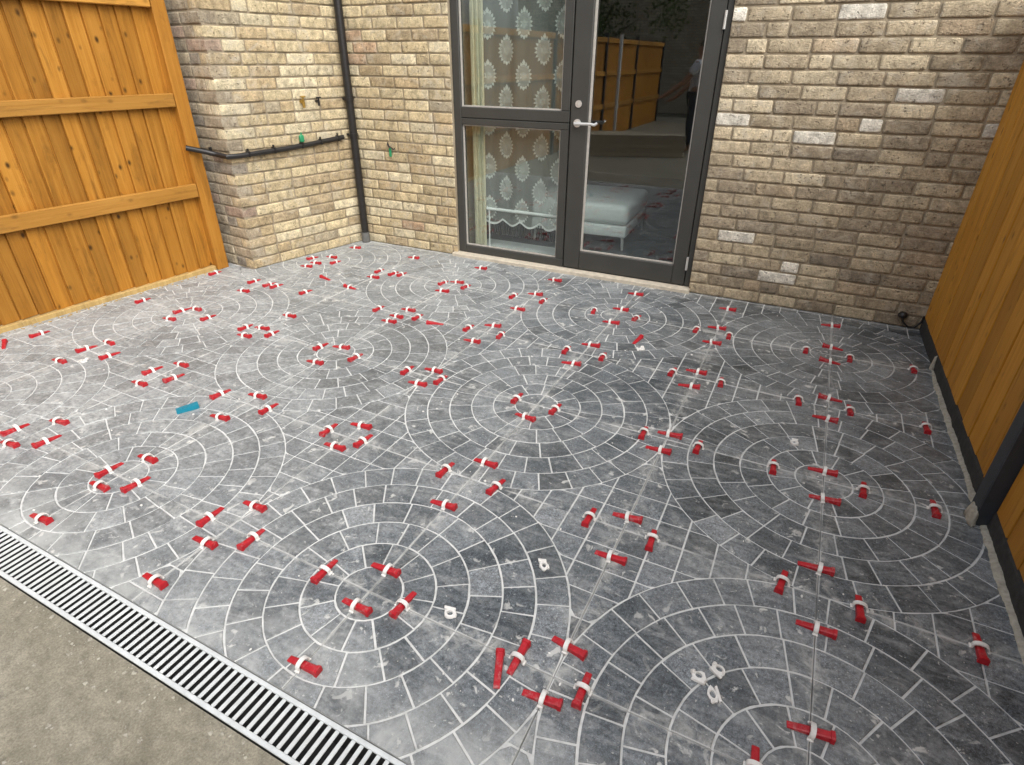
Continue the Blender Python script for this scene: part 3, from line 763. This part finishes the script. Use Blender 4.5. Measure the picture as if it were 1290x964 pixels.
# ragged cement fillet along the foot of the fence
fl = MB(); n = 190; prev = None; y0, y1 = .55, 2.52; rows = []
for k in range(n+1):
    y = y0+(y1-y0)*k/n; x = rfx(y)-.010
    a_ = .5+.5*noise.noise(Vector((y*9, 1.3, 0))); b2_ = .5+.5*noise.noise(Vector((y*23, 7.7, 0)))
    taper = min(1, (y1-y)/.25+.12); wv = (.007+.013*a_+.008*b2_+R.uniform(0, .004))*taper; hh = (.004+.010*b2_+R.uniform(0, .003))*taper
    rows.append([(x+.006, y, -.004), (x-wv, y, ZT-.002), (x-wv*.75, y, ZT+hh*.45), (x-wv*.2, y, ZT+hh), (x+.006, y, ZT+hh*.9)])
vs = [v for r in rows for v in r]; fs = [(5*k+i, 5*k+5+i, 5*k+6+i, 5*k+1+i) for k in range(n) for i in range(4)]
fs += [tuple(range(5)), tuple(5*n+i for i in range(5))]
tag(fl.add(vs, fs).build('cement_fillet', M['fillet'], smooth=True), 'ragged strip of pale cement along the foot of the fence', 'cement')
def lump(name, c, r, label, cat, mat='fillet', seed=1, group=None):
    bm = bmesh.new(); bmesh.ops.create_icosphere(bm, subdivisions=3, radius=1)
    for v in bm.verts:
        f = 1+.28*noise.noise(v.co*1.7+Vector((seed*3.1, 0, 0)))+.10*noise.noise(v.co*5+Vector((0, seed, 0)))
        v.co = Vector((v.co.x*r[0]*f, v.co.y*r[1]*f, max(v.co.z*r[2]*f, 0)))
    me = bpy.data.meshes.new(name); bm.to_mesh(me); bm.free()
    for p in me.polygons: p.use_smooth = True
    return tag(obj(name, me, M[mat], None, c), label, cat, group)
lump('cement_lump', (1.662, 1.205, ZT), (.016, .050, .060), 'lump of pale cement at the foot of the dark fence post', 'cement', seed=4)
lump('cement_lump', (1.672, 2.46, ZT), (.012, .018, .075), 'small upright dab of cement on the dark gravel board', 'cement', seed=6)

# ------------------------------------------------------------------ pipes and fittings
dpipe = tag(empty('downpipe', (-2.448, 2.985, ZT)), 'black downpipe in the corner between the wing and the house', 'downpipe')
MB().tube([(0, 0, .0), (0, 0, 2.66)], .030, 16).build('pipe', M['black'], dpipe, smooth=True)
MB().tube([(0, 0, .001), (0, 0, .085)], .0345, 16).build('socket', plain('grey_plastic', (.12, .12, .115), .6), dpipe, smooth=True)
for z in (.86, 1.115):
    c = MB(); c.tube([(0, 0, z-.011), (0, 0, z+.011)], .0355, 16); c.box((-.062, -.012, z-.008), (-.03, .012, z+.008)); c.build('bracket', M['black'], dpipe, smooth=True)
def onw(s, d, z): q = B_ + UW*s + NW*d; return Vector((q.x, q.y, z))
def onf(s, d, z): q = B_ + FL*s + NF*d; return Vector((q.x, q.y, z))
cp = tag(empty('black_conduit', tuple(onw(.5, .02, .82))), 'black plastic conduit sagging along the brick wing to the fence', 'conduit')
cb = Vector(cp.location)
pts = [Vector((-2.925, 1.845, .862)), Vector((-2.905, 1.875, .852)), Vector((-2.865, 1.935, .832)), Vector((-2.83, 1.978, .815)), onf(.08, .026, .806), onf(.0, .030, .803)+NW*.012, onw(.03, .028, .803), onw(.2, .024, .806), onw(.4, .022, .812), onw(.6, .022, .822), onw(.8, .022, .838), onw(.93, .03, .850)]
MB().tube([p-cb for p in pts], [.0175]*len(pts), 10).build('tube', M['black'], cp, smooth=True)
for s, z in ((.12, .806), (.32, .812), (.55, .822), (.72, .832), (.88, .845)):
    c = MB(); c.box((-.006, -.022, -.018), (.006, .018, .020)); c.box((-.005, -.006, .0195), (.005, .004, .036)); p = onw(s, .022, z)
    c.build('clip', M['black'], cp, p-cb, (0, 0, math.atan2(UW.y, UW.x)))
for s, z in ((.17, .818),):
    c = MB(); c.box((-.006, -.012, .012), (.006, .006, .034)); c.build('clip', M['black'], cp, onf(s, .03, z)-cb)
def fitting(s, z, mats, label, big):
    e = tag(empty('tap_fitting', tuple(onw(s, .006, z))), label, 'tap')
    q = NW
    m1 = MB(); m1.tube([(0, 0, 0), tuple(q*.028)], .011*big, 10); m1.tube([tuple(q*.03), tuple(q*.03+Vector((0, 0, -.032*big)))], .008*big, 10); m1.build('body', M[mats[0]], e, smooth=True)
    m2 = MB(); m2.tube([tuple(q*.03+Vector((0, 0, .006))), tuple(q*.032+Vector((0, 0, .024*big)))], .006, 8); m2.tube([tuple(q*.032+UW*-.02+Vector((0, 0, .026*big))), tuple(q*.032+UW*.02+Vector((0, 0, .026*big)))], .006, 8)
    m2.build('lever', M[mats[1]], e, smooth=True)
    return e
fitting(.615, 1.115, ('brass', 'brass'), 'small brass tap with lever on the brick wing', 1.25)
fitting(.745, 1.112, ('black', 'black'), 'small black pipe fitting on the brick wing beside the brass tap', .95)
gt = MB(); gt.box((-.018, -.012, -.022), (.018, .012, .028), .006); gt.tube([(0, 0, .027), (.004, 0, .045)], .006, 8)
tag(gt.build('green_clip', M['green'], None, onw(.56, .022, .866), (0, 0, math.atan2(UW.y, UW.x)), smooth=True), 'small green plastic clip sitting above the black conduit', 'clip')
gw = tag(empty('wall_wire', (-2.125, WY-.008, .76)), 'green strip with a bent wire hook fixed to the brick between downpipe and window', 'hook')
MB().box((-.011, -.012, -.045), (.011, .0, .02), .004).build('strip', M['green'], gw)
MB().tube([(0, -.006, .015), (-.012, -.018, .045), (-.008, -.016, .06), (.004, -.02, .035), (.04, -.016, .012), (.05, -.008, .022)], .0045, 6).build('wire', M['black'], gw, smooth=True)
lp = tag(empty('cable_loop', (1.56, WY-.01, .07)), 'black cable drooping from a dark cowl at the foot of the brick wall', 'cable')
bm = bmesh.new(); bmesh.ops.create_uvsphere(bm, u_segments=16, v_segments=8, radius=.027)
for v in bm.verts: v.co.z = max(v.co.z, -.004); v.co.y = min(v.co.y, .004)
me = bpy.data.meshes.new('cowl'); bm.to_mesh(me); bm.free()
for p in me.polygons: p.use_smooth = True
obj('cowl', me, M['black'], lp, (0, 0, 0))
MB().tube([(0, -.012, -.004), (.01, -.02, -.03), (.04, -.022, -.055), (.075, -.02, -.052), (.098, -.012, -.02), (.104, -.006, .02)], .0055, 8).build('cable', M['black'], lp, smooth=True)

# ------------------------------------------------------------------ levelling clips and wedges
def wedge_me():
    """wedge along +x from thin tip to flared head, length 102 mm"""
    L = .102; st = [(-.052, .0036, .0088), (-.03, .0072, .0094), (0, .0116, .0100), (.026, .0152, .0104), (.041, .0172, .0106), (.0415, .0196, .0126), (.050, .0206, .0130), (.0512, .0176, .0116)]
    vs = []; fs = []
    for x, hh, hw in st:
        vs += [(x, -hw, 0), (x, hw, 0), (x, hw*.92, hh*.82), (x, hw*.62, hh), (x, -hw*.62, hh), (x, -hw*.92, hh*.82)]
    for k in range(len(st)-1):
        for i in range(6): fs.append((6*k+i, 6*k+6+i, 6*k+6+(i+1) % 6, 6*k+(i+1) % 6))
    fs += [tuple(range(6)), tuple(6*(len(st)-1)+i for i in range(5, -1, -1))]
    m_ = MB().add(vs, fs)
    for k in range(7):                       # grip teeth on the ramp
        x = -.036+k*.0085; z = .0030+(x+.052)/.092*.0142
        m_.box((x-.0016, -.0045, z-.002), (x+.0016, .0045, z+.0011))
    return m_
def clip_me():
    m_ = MB(); n = 10; pts = []
    for k in range(n+1):
        a = math.pi*k/n; pts.append((0.0, .0160*math.cos(a), .011+.0100*math.sin(a)))
    pts = [(0, .0160, 0)] + pts + [(0, -.0160, 0)]
    vs = []; fs = []
    for (x, y, z) in pts:                    # broad strap arching over the wedge
        s_ = 1.0; r = math.hypot(y*.6, max(z-.011, 0)) or 1
        ny, nz = (y/.0160, 0) if z <= .011 else (y*.6/r, (z-.011)/r)
        for dx, o_ in ((-.0066, 0), (.0066, 0), (.0056, .0036), (-.0056, .0036)): vs.append((dx, y+ny*o_, z+nz*o_))
    q = len(pts)
    for k in range(q-1):
        for i in range(4): fs.append((4*k+i, 4*k+(i+1) % 4, 4*k+4+(i+1) % 4, 4*k+4+i))
    fs += [(0, 1, 2, 3), tuple(4*(q-1)+i for i in range(4))]
    m_.add(vs, fs); m_.box((-.0075, -.024, -.001), (.0075, -.0182, .004), .001); m_.box((-.0075, .0182, -.001), (.0075, .024, .004), .001)
    return m_
CLIPS = [(18, 541), (82, 533), (17, 560), (55, 557), (135, 593), (190, 578), (130, 613), (172, 609), (58, 655), (260, 654), (323, 637), (263, 684), (314, 681), (200, 733),
 (408, 720), (490, 718), (505, 765), (450, 763), (372, 848), (650, 833, 1), (718, 815), (688, 882), (733, 870), (563, 636), (612, 582), (560, 592), (625, 612), (740, 655), (797, 653), (820, 680), (772, 702),
 (984, 735), (1038, 718), (1082, 767), (1030, 792), (1024, 922), (951, 957), (1232, 812), (1177, 642), (1166, 538), (1150, 465), (973, 591), (1045, 595), (1087, 619), (1038, 628),
 (1005, 503), (1040, 500, 1), (1070, 517), (1038, 526), (1015, 441), (1044, 436, 1), (1070, 452), (1043, 454, 1), (1048, 409), (846, 469), (877, 467), (907, 483), (872, 486),
 (876, 416), (905, 412), (917, 424), (896, 430), (917, 388), (809, 547), (843, 546), (878, 565), (838, 568),
 (458, 312), (528, 324), (611, 337), (703, 352), (802, 369), (387, 326), (400, 330), (393, 335), (422, 329), (428, 324), (475, 341), (502, 340), (473, 348), (500, 347), (443, 361, 1),
 (558, 355), (582, 355), (563, 366), (583, 362), (472, 390), (495, 396), (520, 390), (494, 404), (523, 400), (587, 414), (627, 410), (599, 429), (628, 423), (643, 374), (680, 370), (654, 388), (681, 380),
 (745, 393), (787, 389), (772, 405), (801, 400), (711, 442), (748, 434), (723, 457), (757, 451), (438, 438), (443, 452), (405, 457), (399, 438), (505, 471), (553, 467), (527, 482), (553, 479),
 (648, 504), (697, 517), (665, 525), (408, 545), (455, 535), (427, 563), (453, 558), (267, 344), (175, 379), (49, 420), (312, 356), (347, 354), (312, 366), (343, 361), (379, 369), (368, 397),
 (224, 392), (252, 389), (220, 402), (257, 401), (303, 414), (335, 413), (314, 423), (337, 422), (187, 468), (235, 460), (183, 484), (215, 477), (273, 498), (330, 499), (282, 526), (335, 516), (107, 439), (144, 432), (133, 449), (83, 456)]
proto = None; seen_labels = set()
for it in CLIPS:
    x, y = floor_pt(it[0], it[1]+3); rev = len(it) > 2
    gx, gy = round(x/TS)*TS, round(y/TS)*TS
    if abs(x-gx) < abs(y-gy): x = gx; rz = math.pi if rev else 0.0; side = 'house' if y > gy else 'drain'
    else: y = gy; rz = math.pi/2 if rev else -math.pi/2; side = 'brown-fence' if x > gx else 'orange-fence'
    if proto is None:
        t = empty('levelling_clip'); wedge_me().build('wedge', M['red'], t); clip_me().build('clip', M['white'], t); proto = t
    else: t = copy_tree(proto)
    y = max(y, -.27)
    t.location = (x, y, ZT+.0004); t.rotation_euler = (0, 0, rz+R.gauss(0, .045))
    sl_ = R.uniform(-.010, .008)
    for ch in t.children:
        if ch.name.startswith('wedge'): ch.location = (sl_, 0, 0); ch.rotation_euler = (0, 0, R.gauss(0, .05))
        else: ch.rotation_euler = (R.gauss(0, .05), R.gauss(0, .10), 0)
    num = ('edge', 'first', 'second', 'third', 'fourth', 'fifth', 'sixth', 'seventh', 'eighth', 'ninth')
    lab = 'red wedge clip, %s side of crossing of joints %s from brown fence, %s from drain' % (side, num[min(9, max(0, 3-round(gx/TS)))], num[min(9, round(gy/TS)+1)])
    if lab in seen_labels: lab = 'farther ' + lab.replace(' of crossing of', ' of')
    seen_labels.add(lab)
    tag(t, lab, 'levelling clip', 'red wedges in white levelling clips on the paving joints')
wm = wedge_me()
def loose(u, v, ang, label, mat='red', group=None):
    x, y = floor_pt(u, v+2)
    return tag(wm.build('wedge', M[mat], None, (x, y, ZT), (0, 0, ang)), label, 'wedge', group)
loose(628, 843, math.radians(112), 'loose red wedge lying beside a clipped wedge on the paving')
loose(548, 407, math.radians(200), 'loose red wedge lying flat in the middle of the far paving')
loose(803, 428, math.radians(80), 'loose red wedge next to a broken white clip on the paving')
loose(410, 350, math.radians(170), 'loose red wedge on the paving in front of the brick wing')
loose(6, 434, math.radians(150), 'loose red wedge at the foot of the timber fence')
bw_ = MB().add([(-.046, -.017, 0), (.046, -.017, 0), (.046, .017, 0), (-.046, .017, 0), (-.046, -.015, .014), (.046, -.015, .022), (.046, .015, .022), (-.046, .015, .014)], [(3, 2, 1, 0), (4, 5, 6, 7), (0, 1, 5, 4), (1, 2, 6, 5), (2, 3, 7, 6), (3, 0, 4, 7)])
for k in range(5): bw_.box((-.036+k*.018-.002, -.010, .0125), (-.036+k*.018+.002, .010, .0175+k*.0013))
x, y = floor_pt(237, 517); tag(bw_.build('blue_wedge', M['blue'], None, (x, y, ZT), (0, 0, math.radians(62))), 'bright blue plastic block lying on the paving', 'wedge')
def broken():
    m_ = MB(); n = 12; vs = []; fs = []
    for k in range(n):
        a = 2*math.pi*k/n; ro = .0165*(1+.12*math.cos(2*a)+.06*math.sin(3*a)); ri = .0082
        for r_, z in ((ri, 0), (ro, 0), (ro, .006), (ri, .007)): vs.append((r_*math.cos(a), r_*math.sin(a), z))
    for k in range(n):
        j = (k+1) % n
        for i in range(4): fs.append((4*k+i, 4*j+i, 4*j+(i+1) % 4, 4*k+(i+1) % 4))
    m_.add(vs, fs)
    m_.box((-.018, .013, 0), (.015, .021, .009), .0015); m_.box((.012, -.012, 0), (.021, .001, .012), .002)
    return m_
bk = broken()
for u, v, lab, g_ in ((685, 715, 'broken white clip lying alone inside a paving ring', None), (567, 775, 'white clip piece with a smear of grout on the paving', None), (880, 854, 'broken white clip, one of three lying together', 'three broken clips together'),
                  (905, 846, 'broken white clip, one of three lying together', 'three broken clips together'), (897, 877, 'broken white clip, one of three lying together', 'three broken clips together'), (808, 441, 'broken white clip near a loose red wedge', None),
                  (1000, 559, 'broken white clip inside the paving ring beside the right fence', None), (106, 456, 'broken white clip on the pale hazy paving beside the fence', None)):
    x, y = floor_pt(u, v)
    bq = MB(); off_ = Vector((R.uniform(0, 50), 0, 0)); st_ = R.uniform(.75, 1.25)
    for v_ in bk.v:
        q_ = v_ * (1+.28*noise.noise(v_*60+off_)); bq.v.append(Vector((q_.x*st_, q_.y/st_, max(q_.z, 0)*(1+.6*noise.noise(v_*35+off_*2)))))
    bq.f = bk.f
    tag(bq.build('broken_clip', M['white'], None, (x, y, ZT), (0, 0, R.uniform(0, 6.28))), lab, 'clip', g_)

# crumbs of grout and grit
def crumbs(name, n, place, rr, mat, z):
    vs = []; fs = []; rng = random.Random(len(name)*31)
    for _ in range(n):
        x, y = place(rng); r = rr[0]+(rr[1]-rr[0])*rng.random()**3
        bm = bmesh.new(); bmesh.ops.create_icosphere(bm, subdivisions=1, radius=1)
        k = len(vs); sc = (r*rng.uniform(.7, 1.4), r*rng.uniform(.7, 1.4), r*rng.uniform(.4, .8))
        for v in bm.verts: f = rng.uniform(.7, 1.2); vs.append((x+v.co.x*sc[0]*f, y+v.co.y*sc[1]*f, z+sc[2]*.5+v.co.z*sc[2]*f))
        fs += [tuple(v.index+k for v in f.verts) for f in bm.faces]; bm.free()
    o = obj(name, mesh(name, vs, fs), mat); o['kind'] = 'stuff'; return o
tag(crumbs('grout_crumbs', 420, lambda g: (g.uniform(-2.8, 1.6), g.uniform(-.3, 2.9)) if g.random() > .4 else (round(g.uniform(-4, 2.4))*TS+g.gauss(0, .05), round(g.uniform(0, 4.4))*TS+g.gauss(0, .05)), (.001, .0055), M['white'], ZT), 'tiny crumbs of white grout scattered over the paving', 'crumbs')
def gp(g):
    if g.random() < .55: return g.uniform(-1.5, .6), -.475-abs(g.gauss(0, .03))
    return g.uniform(-1.6, .7), g.uniform(-1.3, -.48)
tag(crumbs('grit', 260, gp, (.0012, .006), M['fillet'], -.006), 'pale grit scattered over the dusty concrete beside the drain', 'grit')
def fg(g):
    t_ = g.uniform(.03, 1.0); p = F0+(F1-F0)*t_; return p.x+.055+abs(g.gauss(0, .018)), p.y
tag(crumbs('fence_foot_dirt', 420, fg, (.002, .009), plain('ochre_dirt', (.34, .24, .10), .95, 0, .3, 60), .001), 'ochre dirt and sawdust along the foot of the fence', 'dirt')

# ------------------------------------------------------------------ yard behind the camera (seen mirrored in the glass)
st = tag(empty('timber_stack', (-2.0, -3.0, -.006), -.38), 'low stack of raw pale planks on the yard, mirrored in the door', 'planks')
for lay in range(5):
    for k in range(3):
        o = MB().box((-.09, -.032, -.9), (.09, .032, .9), .004).build('plank', M['plank'], st, (R.uniform(-.02, .02), -.3+k*.2, .033+lay*.066)); o.rotation_euler = (math.pi/2, 0, math.pi/2)
        o.rotation_euler = Matrix(((0, 0, 1), (1, 0, 0), (0, 1, 0))).to_euler()
pl = tag(empty('white_pole', (-2.45, -3.6, -.006)), 'white pole in a black foot standing before the fence, mirrored in the door', 'pole')
MB().tube([(0, 0, .12), (0, 0, 1.75)], .03, 12).build('pole', M['paint'], pl, smooth=True); MB().box((-.12, -.12, 0), (.12, .12, .125), .02).build('foot', M['black'], pl)
nb = tag(empty('neighbour_house', (-1, -13, -.09)), 'brown brick house beyond the yard, mirrored in the door glass', 'house')
MB().box((-8, -6, 0), (8, 0, 5.4)).build('wall', M['farbrick'], nb)
for x in (-6.5, 3.2, 5.8):
    for z in (.9, 3.4):
        wv = MB().box((x-.55, .0015, z), (x+.55, .03, z+1.3), .01).build('window', M['paint'], nb); MB().box((x-.46, .031, z+.09), (x+.46, .036, z+1.21)).build('pane', M['pane'], wv)
rfm = MB().add([(-8.4, .4, 5.38), (8.4, .4, 5.38), (8.4, -6.4, 5.38), (-8.4, -6.4, 5.38), (-8.4, -3, 8), (8.4, -3, 8)], [(0, 1, 5, 4), (2, 3, 4, 5), (0, 4, 3), (1, 2, 5), (0, 3, 2, 1)]); rfm.build('roof', M['roof'], nb)
gt_ = tag(empty('red_gate', (-1.75, -9.9, -.006)), 'dark red timber gate at the far end of the fence', 'gate')
for k in range(8): MB().box((-.065, -.012, -.85), (.065, .012, .85), .003).build('board', M['redgate'], gt_, (-.49+k*.14, 0, .87))
for z in (.3, 1.4): MB().box((-.56, .0125, z-.05), (.56, .04, z+.05), .004).build('rail', M['redgate'], gt_)
tr = tag(empty('garden_tree', (-4.6, -8.4, -.09)), 'leafy green tree beyond the fence, mirrored in the door', 'tree')
tk = MB(); tk.tube([(0, 0, 0), (.05, .03, 1.2), (-.03, .08, 2.3), (.1, .0, 3.4)], [.14, .11, .085, .03], 9)
for a in range(7):
    an = a*.9; z = 1.5+a*.25; tk.tube([(0, .05, z), (.5*math.cos(an), .5*math.sin(an), z+.5), (1.0*math.cos(an), 1.0*math.sin(an), z+.8)], [.05, .03, .012], 6)
tk.build('trunk', M['bark'], tr, smooth=True)
vs = []; fs = []; rng = random.Random(77); cl = [(rng.gauss(0, .7), rng.gauss(0, .7), rng.uniform(1.9, 4.3), rng.uniform(.3, .6)) for _ in range(34)]
for cx_, cy_, cz_, cr in cl:
    for _ in range(110):
        d = Vector((rng.gauss(0, 1), rng.gauss(0, 1), rng.gauss(0, 1))).normalized()*cr*rng.random()**.4
        p = Vector((cx_, cy_, cz_))+d; a = Vector((rng.gauss(0, 1), rng.gauss(0, 1), rng.gauss(0, 1))).normalized(); b2_ = a.orthogonal().normalized(); k = len(vs)
        vs += [p-a*.06, p+b2_*.028, p+a*.06, p-b2_*.028]; fs.append((k, k+1, k+2, k+3))
obj('crown', mesh('crown', vs, fs), M['leaf'], tr)

# ------------------------------------------------------------------ person bending over the planks (seen only mirrored)
def skin_obj(name, verts, edges, rad, mat, parent, root=0, sub=2):
    me = bpy.data.meshes.new(name); me.from_pydata(verts, edges, []); me.update()
    o = obj(name, me, mat, parent); md = o.modifiers.new('Skin', 'SKIN'); md.use_smooth_shade = True
    if not me.skin_vertices: me.skin_vertices.new()
    for i, r in enumerate(rad):
        sv = me.skin_vertices[0].data[i]; sv.radius = (r, r) if not isinstance(r, tuple) else r; sv.use_root = (i == root)
    s_ = o.modifiers.new('Sub', 'SUBSURF'); s_.levels = sub; s_.render_levels = sub
    return o
pe = tag(empty('person', (-1.19, -3.78, -.006)), 'person in a white t-shirt reaching down over the planks, mirrored in the door', 'person')
V = [(.05, 0, .92), (.05, 0, 1.06), (.05, 0, 1.20), (.05, 0, 1.33), (.055, 0, 1.42), (.05, 0, 1.47), (.04, 0, 1.55), (.04, 0, 1.615),
     (.03, .17, 1.33), (-.13, .21, 1.09), (-.40, .20, .90), (-.47, .20, .85),
     (.03, -.17, 1.33), (-.10, -.22, 1.07), (-.34, -.20, .84), (-.41, -.20, .79),
     (.05, .09, .86), (.02, .11, .48), (.07, .12, .09), (-.09, .14, .04), (.05, -.09, .86), (.0, -.11, .48), (.06, -.12, .09), (-.10, -.14, .04)]
E_ = [(0, 1), (1, 2), (2, 3), (3, 4), (4, 5), (5, 6), (6, 7), (3, 8), (8, 9), (9, 10), (10, 11), (3, 12), (12, 13), (13, 14), (14, 15), (0, 16), (16, 17), (17, 18), (18, 19), (0, 20), (20, 21), (21, 22), (22, 23)]
rad = [.125, .12, .13, .12, .058, .06, .085, .062, .06, .045, .032, .036, .06, .045, .032, .036, .088, .062, .045, .04, .088, .062, .045, .04]
nv = len(V)
for wi, (hx, hy, hz) in ((11, V[11]), (15, V[15])):
    for k in range(5):
        oy = (-.030+k*.017) if k < 4 else .045; ln = (.06, .072, .07, .055, .045)[k]; a = len(V)
        V += [(hx-.04-ln*.45, hy+oy, hz-.018), (hx-.04-ln*.85, hy+oy*1.05, hz-.05)]; E_ += [(wi, a), (a, a+1)]; rad += [.009, .0075]
body = skin_obj('body', V, E_, rad, M['skin'], pe)
skin_obj('t_shirt', [(.05, 0, .70), (.05, 0, .92), (.05, 0, 1.06), (.05, 0, 1.20), (.05, 0, 1.33), (.05, 0, 1.405), (.03, .17, 1.33), (-.06, .20, 1.18), (.03, -.17, 1.33), (-.05, -.20, 1.17)],
         [(0, 1), (1, 2), (2, 3), (3, 4), (4, 5), (4, 6), (6, 7), (4, 8), (8, 9)], [(.165, .15), (.16, .145), (.15, .14), (.15, .15), (.14, .135), .075, .082, .075, .082, .075], M['shirt'], pe)
skin_obj('trousers', [(.05, 0, .92), (.05, .09, .85), (.02, .11, .48), (.06, .12, .11), (.05, -.09, .85), (.0, -.11, .48), (.05, -.12, .11)], [(0, 1), (1, 2), (2, 3), (0, 4), (4, 5), (5, 6)], [.14, .105, .08, .07, .105, .08, .07], M['trousers'], pe)
skin_obj('hair', [(.075, 0, 1.555), (.06, 0, 1.63), (.03, 0, 1.665)], [(0, 1), (1, 2)], [.075, .085, .07], M['hair'], pe)
